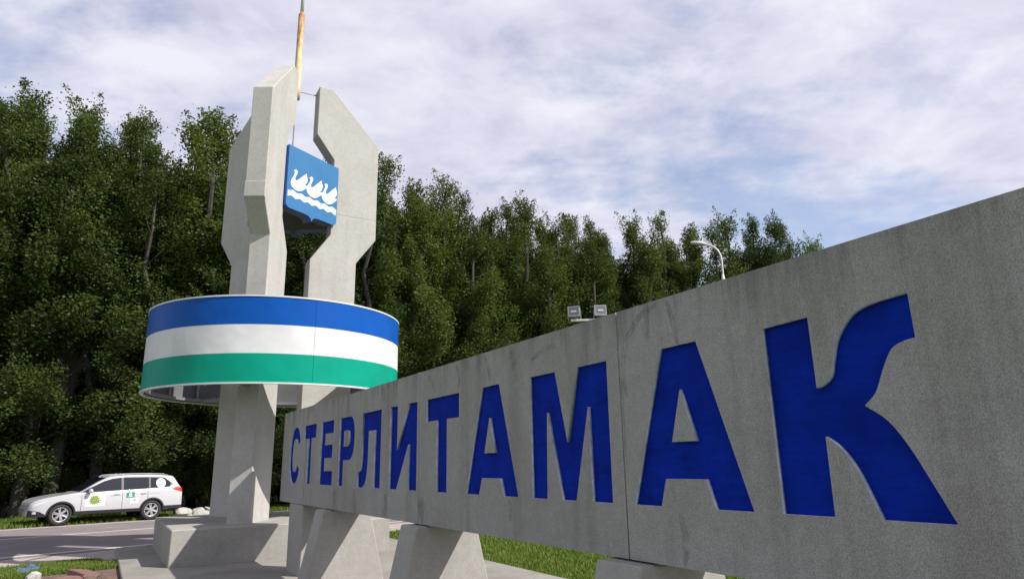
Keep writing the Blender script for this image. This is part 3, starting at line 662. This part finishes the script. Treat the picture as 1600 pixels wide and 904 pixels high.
for az, d, h, row in rows:
    x, y = pol(az, d); lab = 'shaded tree deep in the forest, farther back than the second row'
    if row == 0:
        i = min(range(len(FRONT)), key=lambda q: abs(FRONT[q][0] - az)); sd2 = 'left' if az < FRONT[i][0] else 'right'
        while (i, sd2) in used and sd2 == 'left': sd2 = 'right'
        used[(i, sd2)] = 1; lab = 'second row tree behind, %s of the %s' % (sd2, SHORT[i])
    add_tree('forest_tree', PROTO, rt.randrange(6), x, y, h, rt.uniform(0, 6.28), lab, 'tree', 'trees deeper in the forest', rt.uniform(.9, 1.15))
# undergrowth at the forest edge
az = -45.0
while az < 24:
    base = np.interp(az, [-46, -12, 0, 12, 27, 32], [31.5, 31, 35, 40, 53, 58])
    for off, hh in ((1.6, rt.uniform(1.6, 3.4)), (3.4, rt.uniform(3.4, 5.6)), (6.5, rt.uniform(4, 6))):
        d = base + off + rt.uniform(-.6, .6); x, y = pol(az + rt.uniform(-.8, .8), d)
        add_tree('bush', SHRUB, rt.randrange(3), x, y, hh, rt.uniform(0, 6.28), 'dark leafy bush in the undergrowth at the foot of the forest', 'bush', 'bushes at the forest edge', rt.uniform(.9, 1.3))
    az += rt.uniform(2.6, 3.6)

# ------------------------------------------------------------------ the car
def build_car():
    car = empty('parked_car', (0, 0, 0)); tag(car, 'white estate car with stickers parked on the far roadside', 'car')
    XF, XR, WR = 1.49, -1.335, 0.345
    tops = [(-2.43, .60), (-2.41, .86), (-2.36, 1.04), (-2.30, 1.12), (-2.10, 1.46), (-2.02, 1.53), (-1.6, 1.575), (-.8, 1.60), (-.2, 1.585), (.12, 1.53), (.45, 1.38), (.80, 1.17), (1.04, 1.035), (1.2, 1.01), (1.6, .955), (2.0, .885), (2.22, .82), (2.34, .73), (2.39, .58)]
    plan = [(-2.43, .70), (-2.40, .78), (-2.3, .845), (-1.9, .89), (-1.2, .905), (.5, .91), (1.4, .905), (1.9, .875), (2.2, .81), (2.33, .72), (2.39, .60)]
    ipx = lambda T, x: float(np.interp(x, [p[0] for p in T], [p[1] for p in T]))
    def sm(T):
        c = catmull(T, 5); return c
    topS, planS = sm(tops), sm(plan)
    zt = lambda x: ipx(topS, x); pw = lambda x: ipx(planS, x)
    belt = lambda x: min(zt(x) - .015, 0.98 + 0.045 * (1.0 - x) / 1.5 if x < 1.0 else 0.98 - 0.0 * x)
    def zlow(x):
        z = 0.335 if -1.9 < x < 1.95 else (0.36 if x < 0 else 0.30 + 0.03)
        for c in (XF, XR):
            if abs(x - c) < 0.405: z = max(z, WR + math.sqrt(0.405 ** 2 - (x - c) ** 2))
        return min(z, zt(x) - 0.08)
    def Y(x, z):
        b = belt(x); w = pw(x)
        if z <= b:
            return w * (0.955 + 0.045 * math.sin(math.pi * min(1, max(0, (z - 0.22) / 0.85))))
        yb = w * (0.955 + 0.045 * math.sin(math.pi * min(1, max(0, (b - 0.22) / 0.85)))) - 0.015
        return yb - (z - b) * 0.36
    xs = sorted(set([round(v, 4) for v in list(np.linspace(-2.43, 2.39, 90)) + [c + 0.405 * math.cos(t) for c in (XF, XR) for t in np.linspace(0, math.pi, 19)] + [c + s * 0.4051 for c in (XF, XR) for s in (-1, 1)]]))
    bm = bmesh.new(); rows_ = []
    for x in xs:
        zl, b, t = zlow(x), belt(x), zt(x); b = max(b, zl + .03)
        sec = [(Y(x, zl) - 0.03, zl)] + [(Y(x, z), z) for z in np.linspace(zl + .01, b, 8)]
        te = max(t - 0.05 * min(1, (t - b) / .2), b + .002)
        sec += [(Y(x, z), z) for z in np.linspace(b + (te - b) * .06 + .001, te, 5)]
        ye = Y(x, te)
        sec += [(ye * .90, t - .012 - (t - te) * .22), (ye * .6, t - .003), (0, t)]
        rows_.append([bm.verts.new((x, y, z)) for y, z in sec])
    mir = [[bm.verts.new((v.co.x, -v.co.y, v.co.z)) if v.co.y > 1e-6 else v for v in r] for r in rows_]
    for G in (rows_, mir):
        for p, q in zip(G, G[1:]):
            for j in range(len(p) - 1): bm.faces.new((p[j], p[j + 1], q[j + 1], q[j]))
    for r, m in ((rows_[0], mir[0]), (rows_[-1], mir[-1])): bm.faces.new(r + m[-2::-1])
    body = from_bm('body', bm, M['carwhite'], car, True); body.data.set_sharp_from_angle(angle=R_(38))
    def patch(name, mat, x0, x1, lo, hi, off, par=car, nx=14, nz=5, sides=(1, -1)):
        fl = lo if callable(lo) else (lambda x: lo); fh = hi if callable(hi) else (lambda x: hi)
        o = None
        for s in sides:
            b_ = bmesh.new(); g = []
            for x in np.linspace(x0, x1, nx):
                a, c = fl(x), fh(x); c = max(c, a + 1e-4)
                g.append([b_.verts.new((x, s * (Y(x, z) + off), z)) for z in np.linspace(a, c, nz)])
            for p, q in zip(g, g[1:]):
                for j in range(nz - 1): b_.faces.new((p[j], p[j + 1], q[j + 1], q[j]))
            ret = bmesh.ops.solidify(b_, geom=list(b_.faces), thickness=0.004) if False else None
            o = from_bm(name, b_, mat, par)
        return o
    I = lambda *pts: (lambda x: float(np.interp(x, [p[0] for p in sorted(pts)], [p[1] for p in sorted(pts)])))
    top_dlo = I((-2.02, 1.24), (-1.72, 1.475), (-1.2, 1.50), (-.4, 1.512), (.0, 1.475), (.3, 1.385), (.98, 1.035))
    bot_dlo = I((-2.02, 1.20), (-1.9, 1.125), (-1.2, 1.085), (-.3, 1.055), (.98, 1.018))
    patch('window_trim', M['black'], -2.02, .98, bot_dlo, top_dlo, .006, nx=50)
    ti = lambda x: top_dlo(x) - .022; bi = lambda x: bot_dlo(x) + .02
    patch('window', M['glass'], -.28, .86, bi, ti, .010, nx=26)
    patch('window', M['glass'], -1.19, -.36, bi, ti, .010, nx=20)
    patch('window', M['glass'], -1.93, -1.25, bi, ti, .010, nx=20)
    # windscreen and rear window
    for nm, x0, x1, k in (('windscreen', .20, .98, .86), ('rear_window', -2.30, -2.08, .84)):
        b_ = bmesh.new(); g = []
        for x in np.linspace(x0, x1, 10):
            t = zt(x); ye = Y(x, t - .03)
            g.append([b_.verts.new((x, y * ye * k, t + .012 - 0.012 * abs(y) ** 2)) for y in np.linspace(-1, 1, 9)])
        for p, q in zip(g, g[1:]):
            for j in range(8): b_.faces.new((p[j], p[j + 1], q[j + 1], q[j]))
        from_bm(nm, b_, M['glass'], car)
    # lower cladding, bumpers, lamps
    patch('sill_cladding', M['black'], XR + .40, XF - .40, .325, .43, .012, nx=30)
    patch('bumper_cladding', M['black'], -2.42, XR - .41, .355, .47, .012, nx=20)
    patch('bumper_cladding', M['black'], 1.91, 2.385, .30, I((1.91, .36), (2.1, .47), (2.385, .52)), .012, nx=24)
    patch('headlight', M['lens'], 1.93, 2.31, I((1.93, .76), (2.31, .585)), I((1.93, .80), (2.31, .70)), .006, nx=20)
    patch('tail_light', M['red'], -2.38, -1.98, I((-2.38, .93), (-1.98, 1.055)), I((-2.38, 1.06), (-2.2, 1.13), (-1.98, 1.075)), .008, nx=14)
    patch('fog_light', M['lens'], 2.18, 2.28, .40, .47, .016, nx=4)
    for xx, z0, z1 in ((.93, .42, 1.02), (-.33, .44, 1.06), (-1.16, .62, 1.08)):
        patch('door_seam', M['black'], xx - .006, xx + .006, z0, z1, .003, nx=2, nz=8)
    for xx in (-.16, -1.02):
        for s in (1, -1):
            from_bm('door_handle', box_bm((xx, s * (Y(xx, .93) + .018), .93), (.19, .03, .03), .008), M['carwhite'], car)
    for c in (XF, XR):                                  # arch lips
        for s in (1, -1):
            b_ = bmesh.new(); g = []
            for t in np.linspace(R_(-3), R_(183), 24):
                g.append([b_.verts.new((c + r * math.cos(t), s * (Y(c + r * math.cos(t), max(.34, WR + r * math.sin(t))) + .006), WR + r * math.sin(t))) for r in (.375, .43)])
            for p, q in zip(g, g[1:]): b_.faces.new((p[0], p[1], q[1], q[0]))
            from_bm('wheel_arch', b_, M['black'], car)
    from_bm('underbody', box_bm((0, 0, .47), (4.5, 1.30, .34), .05), M['black'], car)
    # mirrors, rails
    for s in (1, -1):
        mb = box_bm((.72, s * 1.02, 1.075), (.12, .20, .135), .035); box_into(mb, (.74, s * .90, 1.03), (.07, .16, .05))
        from_bm('mirror', mb, M['carwhite'], car)
        from_bm('roof_rail', tube_into(bmesh.new(), [(x, s * .615, zt(x) + .02 if -1.75 < x < .05 else zt(x) - .01) for x in (-1.85, -1.72, -1.2, -.6, 0., .1)], .012, 6), M['carwhite'], car)
    # wheels
    for c in (XF, XR):
        for s in (1, -1):
            yo = s * (pw(c) - .03)
            def lathe(prof, n=36):
                b_ = bmesh.new(); rg = []
                for i in range(n):
                    a = 2 * math.pi * i / n
                    rg.append([b_.verts.new((c + r * math.cos(a), yo - s * d, WR + r * math.sin(a))) for r, d in prof])
                for i in range(n):
                    p, q = rg[i], rg[(i + 1) % n]
                    for j in range(len(prof) - 1): b_.faces.new((p[j], p[j + 1], q[j + 1], q[j]))
                return b_
            wh = empty('wheel', (0, 0, 0)); wh.parent = car
            from_bm('tyre', lathe([(.232, .02), (.25, .0), (.315, .0), (.338, .02), (.345, .05), (.345, .17), (.335, .20), (.25, .215), (.232, .20)]), M['tyre'], wh, True)
            from_bm('rim', lathe([(.232, .015), (.216, .012), (.205, .03), (.205, .20)]), M['alloy'], wh, True)
            from_bm('brake_disc', lathe([(.0, .10), (.2, .10)]), M['black'], wh)
            sp = bmesh.new()
            for i in range(6):
                a = i * math.pi / 3 + .3
                for da in (-.10, .10):
                    P = [(.04, a + da * 2.6), (.21, a + da * 1.25)]
                    q = [Vector((c + r * math.cos(t), yo - s * (.02 + (.02 if r < .1 else 0)), WR + r * math.sin(t))) for r, t in P]
                    tube_into(sp, q, [.024, .017], 5)
            b2 = bmesh.ops.create_cone(sp, cap_ends=True, segments=16, radius1=.055, radius2=.05, depth=.04, matrix=Matrix.Translation((c, yo - s * .03, WR)) @ Matrix.Rotation(math.pi / 2, 4, 'X'))
            from_bm('spokes', sp, M['alloy'], wh)
    # stickers (left side is the one in view)
    def disc(name, mat, cx, cz, r, off, sides=(1,), n=18, par=car):
        f = lambda sg: (lambda x: cz + sg * math.sqrt(max(0, r * r - (x - cx) ** 2)))
        return patch(name, mat, cx - r * .999, cx + r * .999, f(-1), f(1), off, nx=n, sides=sides, par=par)
    def rect(name, mat, x0, x1, z0, z1, off, par=car): return patch(name, mat, x0, x1, z0, z1, off, nx=4, nz=4, sides=(1,), par=par)
    disc('round_sticker', M['decal_white'], -1.60, 1.27, .165, .014); disc('sticker_ring', M['decal_teal'], -1.60, 1.27, .145, .022)
    disc('sticker_field', M['decal_white'], -1.60, 1.27, .115, .030); disc('sticker_centre', M['decal_teal'], -1.60, 1.27, .10, .038)
    rect('sticker_lettering', M['decal_white'], -1.68, -1.52, 1.245, 1.262, .044); rect('sticker_lettering', M['decal_white'], -1.665, -1.535, 1.285, 1.30, .044)
    rect('teal_sticker', M['decal_teal'], -.72, -.45, .80, .985, .006); disc('sticker_mark', M['decal_white'], -.585, .90, .048, .008); rect('sticker_mark', M['decal_white'], -.66, -.51, .83, .845, .008)
    rect('small_sticker', M['decal_white'], -.87, -.585, .60, .785, .005)
    rect('sticker_lettering', M['decal_grey'], -.78, -.68, .68, .72, .008); rect('sticker_lettering', M['black'], -.73, -.70, .695, .735, .009)
    rect('door_sticker', M['decal_white'], .22, .82, .56, .97, .005)
    def blob(cx, cz):
        rr = random.Random(3); n = 26
        pts = [(cx + (.19 if i % 2 else .125) * rr.uniform(.8, 1.15) * math.cos(6.283 * i / n) * 1.05, cz + (.19 if i % 2 else .125) * rr.uniform(.8, 1.15) * math.sin(6.283 * i / n)) for i in range(n)]
        b_ = bmesh.new(); v0 = b_.verts.new((cx, Y(cx, cz) + .010, cz)); vs_ = [b_.verts.new((x, Y(x, z) + .008, z)) for x, z in pts]
        for i in range(n): b_.faces.new((v0, vs_[i], vs_[(i + 1) % n]))
        from_bm('sticker_leaf', b_, M['decal_green'], car)
    blob(.54, .77)
    for i in range(6): rect('sticker_lettering', M['decal_grey'], .27 + i * .055, .305 + i * .055, .742, .768, .011)
    for i in range(3): rect('sticker_lettering', M['decal_grey'], -.09 + i * .05, -.055 + i * .05, .87, .90, .006)
    for i in range(7): rect('sticker_lettering', M['decal_grey'], -1.55 + i * .06, -1.515 + i * .06, .90, .925, .006)
    disc('sticker_mark', M['decal_grey'], -.98, .90, .035, .006)
    return car
car = build_car()
car.location = RD(0, 0, 0) + Vector((-14.1, 24.15, ZR)); car.scale = (.955, .955, .955); car.rotation_euler = (0, 0, math.atan2(-math.cos(R_(44.5)), -math.sin(R_(44.5))))

# ------------------------------------------------------------------ lamps behind the wall
def lamp_post():
    x, y = pol(17.95, 29.0); o = empty('street_lamp', (x, y, ZG)); tag(o, 'white street lamp with curved neck rising above the wall top', 'street lamp')
    lft = Vector((-math.cos(R_(17.95)), math.sin(R_(17.95)), 0))
    from_bm('pole', tube_into(bmesh.new(), [(0, 0, 0), (0, 0, 4), (0, 0, 9.05), (0, 0, 9.28)], [.10, .085, .075, .04], 12), M['lampwhite'], o, True)
    base = Vector((0, 0, 9.2))
    P = catmull([base, base + Vector((0, 0, .75)), base + lft * .10 + Vector((0, 0, 1.12)), base + lft * .32 + Vector((0, 0, 1.36)), base + lft * .62 + Vector((0, 0, 1.48))], 5)
    from_bm('neck', tube_into(bmesh.new(), P, .04, 8), M['lampwhite'], o, True)
    hc = base + lft * .88 + Vector((0, 0, 1.56)); bm = bmesh.new()
    rot = Matrix((lft, Vector((-lft.y, lft.x, 0)), Vector((0, 0, 1)))).transposed() @ Matrix.Rotation(R_(-14), 3, 'Y')
    bmesh.ops.create_uvsphere(bm, u_segments=18, v_segments=10, radius=1, matrix=Matrix.Translation(hc) @ rot.to_4x4() @ Matrix.Diagonal((.36, .14, .085, 1)))
    hd = from_bm('lamp_head', bm, M['lampwhite'], o, True)
    bm = bmesh.new(); bmesh.ops.create_uvsphere(bm, u_segments=16, v_segments=8, radius=1, matrix=Matrix.Translation(hc + Vector((0, 0, -.045))) @ rot.to_4x4() @ Matrix.Diagonal((.26, .115, .075, 1)))
    from_bm('lamp_glass', bm, M['floodglass'], hd, True)
lamp_post()
def floods():
    x, y = pol(6.75, 21.0); o = empty('floodlight_pole', (x, y, ZG)); tag(o, 'grey pole with a crossbar behind the wall, carrying two floodlights', 'pole')
    rt_ = Vector((math.cos(R_(6.75)), -math.sin(R_(6.75)), 0)); bk = Vector((-rt_.y, rt_.x, 0))
    rot = Matrix((rt_, bk, Vector((0, 0, 1)))).transposed()
    from_bm('pole', tube_into(bmesh.new(), [(0, 0, 0), (0, 0, 6.0)], [.085, .06], 12), M['steel'], o, True)
    from_bm('crossbar', box_bm(Vector((0, 0, 6.02)), (1.25, .10, .06), .006, rot), M['lampwhite'], o)
    for off, lab, tw in ((-.52, 'left of the two floodlights on the crossbar above the wall', -10), (.30, 'right of the two floodlights on the crossbar above the wall', 8)):
        f = empty('floodlight', Vector((x, y, ZG + 6.05)) + rt_ * off, -R_(6.75) + R_(tw)); f.scale = (.86, .86, .86); tag(f, lab, 'floodlight', 'floodlights behind the wall')
        from_bm('housing', box_bm((0, .06, .30), (.42, .22, .36), .03), M['steel'], f)
        from_bm('front_glass', box_bm((0, -.065, .30), (.36, .02, .30), .004), M['floodglass'], f)
        fr = bmesh.new()
        for cx_, cz_, sx, sz in ((0, .47, .44, .04), (0, .13, .44, .04), (-.20, .30, .04, .30), (.20, .30, .04, .30)): box_into(fr, (cx_, -.065, cz_), (sx, .035, sz))
        from_bm('frame', fr, M['floodframe'], f)
        from_bm('lamp_tube', box_bm((0, -.08, .29), (.20, .02, .06), .008), M['lampwhite'], f)
        from_bm('cable', tube_into(bmesh.new(), [(.1, .17, .25), (.12, .22, .1), (.05, .12, -.02)], .012, 6), M['black'], f)
        yk = bmesh.new(); box_into(yk, (0, .05, .02), (.30, .05, .04)); box_into(yk, (-.235, .05, .16), (.02, .05, .30)); box_into(yk, (.235, .05, .16), (.02, .05, .30))
        from_bm('yoke', yk, M['steel'], f)
floods()

# ------------------------------------------------------------------ rubble, rocks, litter
def rock_mesh(seed, mat, sub=2, rough=0.35, flat=0.6):
    rr = random.Random(seed); bm = bmesh.new(); bmesh.ops.create_icosphere(bm, subdivisions=sub, radius=1)
    ax = [Vector((rr.gauss(0, 1), rr.gauss(0, 1), rr.gauss(0, 1))).normalized() for _ in range(9)]; of = [rr.uniform(.55, .95) for _ in ax]
    for v in bm.verts:
        for a, o_ in zip(ax, of):
            d = v.co.dot(a)
            if d > o_: v.co -= a * (d - o_) * .9
        v.co *= 1 + rr.uniform(-.04, .04)
    me = bpy.data.meshes.new('rock'); bm.to_mesh(me); bm.free(); me.materials.append(mat); return me
ROCKS = [rock_mesh(s, M['rock']) for s in (1, 2, 3)]; CLODS = [rock_mesh(s, M['earth']) for s in (6, 7)]; BRK = [rock_mesh(s, M['brick'], 2) for s in (9, 10)]
rr = random.Random(21)
for i in range(34):
    az = rr.uniform(-25.7, -22.6); d = rr.uniform(28.0, 29.6); x, y = pol(az, d); s = rr.uniform(.10, .24) * (1.15 if i < 8 else .85)
    o = link('rock', ROCKS[i % 3], None); o.location = (x, y, ZG + s * .3 + (0.14 if i % 3 == 0 else 0)); o.scale = (s * 1.3, s, s * .75); o.rotation_euler = (rr.uniform(-.3, .3), rr.uniform(-.3, .3), rr.uniform(0, 6))
    tag(o, 'pale grey rock in the heap between the car and the stele', 'rock', 'rocks heaped beyond the road')
def rubble(name, me, s, v, z, sc, rz, label, cat, tilt=(0, 0)):
    o = link(name, me, None); o.location = W(s, v, z); o.scale = sc; o.rotation_euler = (tilt[0], tilt[1], rz); tag(o, label, cat); return o
def slab_mesh(mat, seed):
    rr = random.Random(seed); pts = [(-1, -.8), (-.3, -1), (.6, -.85), (1, -.2), (.85, .7), (.1, 1), (-.8, .75)]
    pts = [(a * rr.uniform(.85, 1.1), b * rr.uniform(.85, 1.1)) for a, b in pts]
    bm = prism_bm(pts, lambda a, b, d: Vector((a, b, d)), -.5, .5, .08)
    for v in bm.verts: v.co += Vector((rr.uniform(-.03, .03), rr.uniform(-.03, .03), rr.uniform(-.06, .06)))
    me = bpy.data.meshes.new('slab'); bm.to_mesh(me); bm.free(); me.materials.append(mat); return me
rubble('brick_slab', slab_mesh(M['brick'], 1), -0.80, 3.05, .02, (.27, .20, .13), .4, 'largest broken red brick slab with a pale top, beside the platform', 'slab', (.10, -.08))
rubble('brick_slab', slab_mesh(M['brick'], 2), -1.75, 2.72, -.02, (.36, .15, .10), -.5, 'flat red brick slab lying against the platform edge', 'slab', (-.05, .12))
rubble('brick_slab', slab_mesh(M['brick'], 3), -1.05, 2.62, -.01, (.20, .16, .12), 1.2, 'small red brick chunk between the larger slabs', 'slab', (.2, .1))
rubble('dark_clod', CLODS[0], -0.95, 2.47, -.01, (.17, .15, .13), .2, 'dark clod of earth pressed against the platform corner', 'clod')
rubble('dark_clod', CLODS[1], -0.55, 2.72, .0, (.20, .15, .13), 2.2, 'dark clod of earth in front of the red slabs', 'clod')
rubble('grey_stone', ROCKS[1], -0.95, 3.42, .05, (.13, .11, .17), .7, 'upright pale stone under the blue plastic scrap', 'stone', (.3, .2))
def scrap():
    bm = bmesh.new(); rr = random.Random(5); n = 9; g = []
    for i in range(n):
        a = i / (n - 1)
        g.append([bm.verts.new(((a - .5) * .26, (j - 1.5) * .06 + rr.uniform(-.01, .01), 0.018 * math.sin(a * 9 + j) + .012 * j + rr.uniform(-.01, .01))) for j in range(4)])
    for p, q in zip(g, g[1:]):
        for j in range(3): bm.faces.new((p[j], p[j + 1], q[j + 1], q[j]))
    bmesh.ops.solidify(bm, geom=list(bm.faces), thickness=0.012)
    o = from_bm('plastic_scrap', bm, M['bluescrap']); o.location = W(-1.15, 3.50, .21); o.rotation_euler = (.1, -.1, .3)
    tag(o, 'crumpled pale blue plastic scrap lying on a stone in the grass', 'litter')
scrap()

# ------------------------------------------------------------------ grass
def blades(name, n, sampler, h0, h1, seed):
    rng = np.random.default_rng(seed); P = sampler(rng, n); n = len(P)
    a = rng.uniform(0, 6.283, n); h = rng.uniform(h0, h1, n); w = h * rng.uniform(.10, .2, n) + .004
    lean = rng.normal(size=(n, 2)) * .35
    dx = np.stack([np.cos(a) * w, np.sin(a) * w, np.zeros(n)], 1)
    tip = P + np.stack([lean[:, 0] * h, lean[:, 1] * h, h], 1)
    V = np.stack([P - dx, P + dx, tip], 1).reshape(-1, 3)
    me = bpy.data.meshes.new(name); me.vertices.add(3 * n); me.vertices.foreach_set('co', V.astype(np.float32).ravel())
    me.loops.add(3 * n); me.loops.foreach_set('vertex_index', np.arange(3 * n, dtype=np.int32)); me.polygons.add(n)
    me.polygons.foreach_set('loop_start', np.arange(0, 3 * n, 3, dtype=np.int32)); me.polygons.foreach_set('loop_total', np.full(n, 3, np.int32)); me.update(calc_edges=True)
    return tag(link(name, me, M['blade']), kind='stuff')
def samp_lawn(rng, n):
    s = rng.uniform(-6, 12, n); v = -3.15 - rng.uniform(0, 1, n) ** 1.3 * 9
    return np.array(P0)[None] - np.array(Wd)[None] * s[:, None] + np.array(Wn)[None] * v[:, None] + np.array([[0, 0, ZG]])
def samp_road(c0, c1, t0, t1):
    def f(rng, n):
        t = rng.uniform(t0, t1, n); c = rng.uniform(c0, c1, n)
        return np.array(Rd)[None] * t[:, None] + np.array(Rn)[None] * c[:, None] + np.array([[0, 0, ZG]])
    return f
blades('lawn_grass', 150000, samp_lawn, .04, .11, 1)
blades('verge_grass', 26000, samp_road(-15.33, -13.9, 1.0, 4.55), .05, .13, 2)
blades('roadside_grass', 50000, samp_road(-31, -26.1, 2, 18), .06, .18, 3)
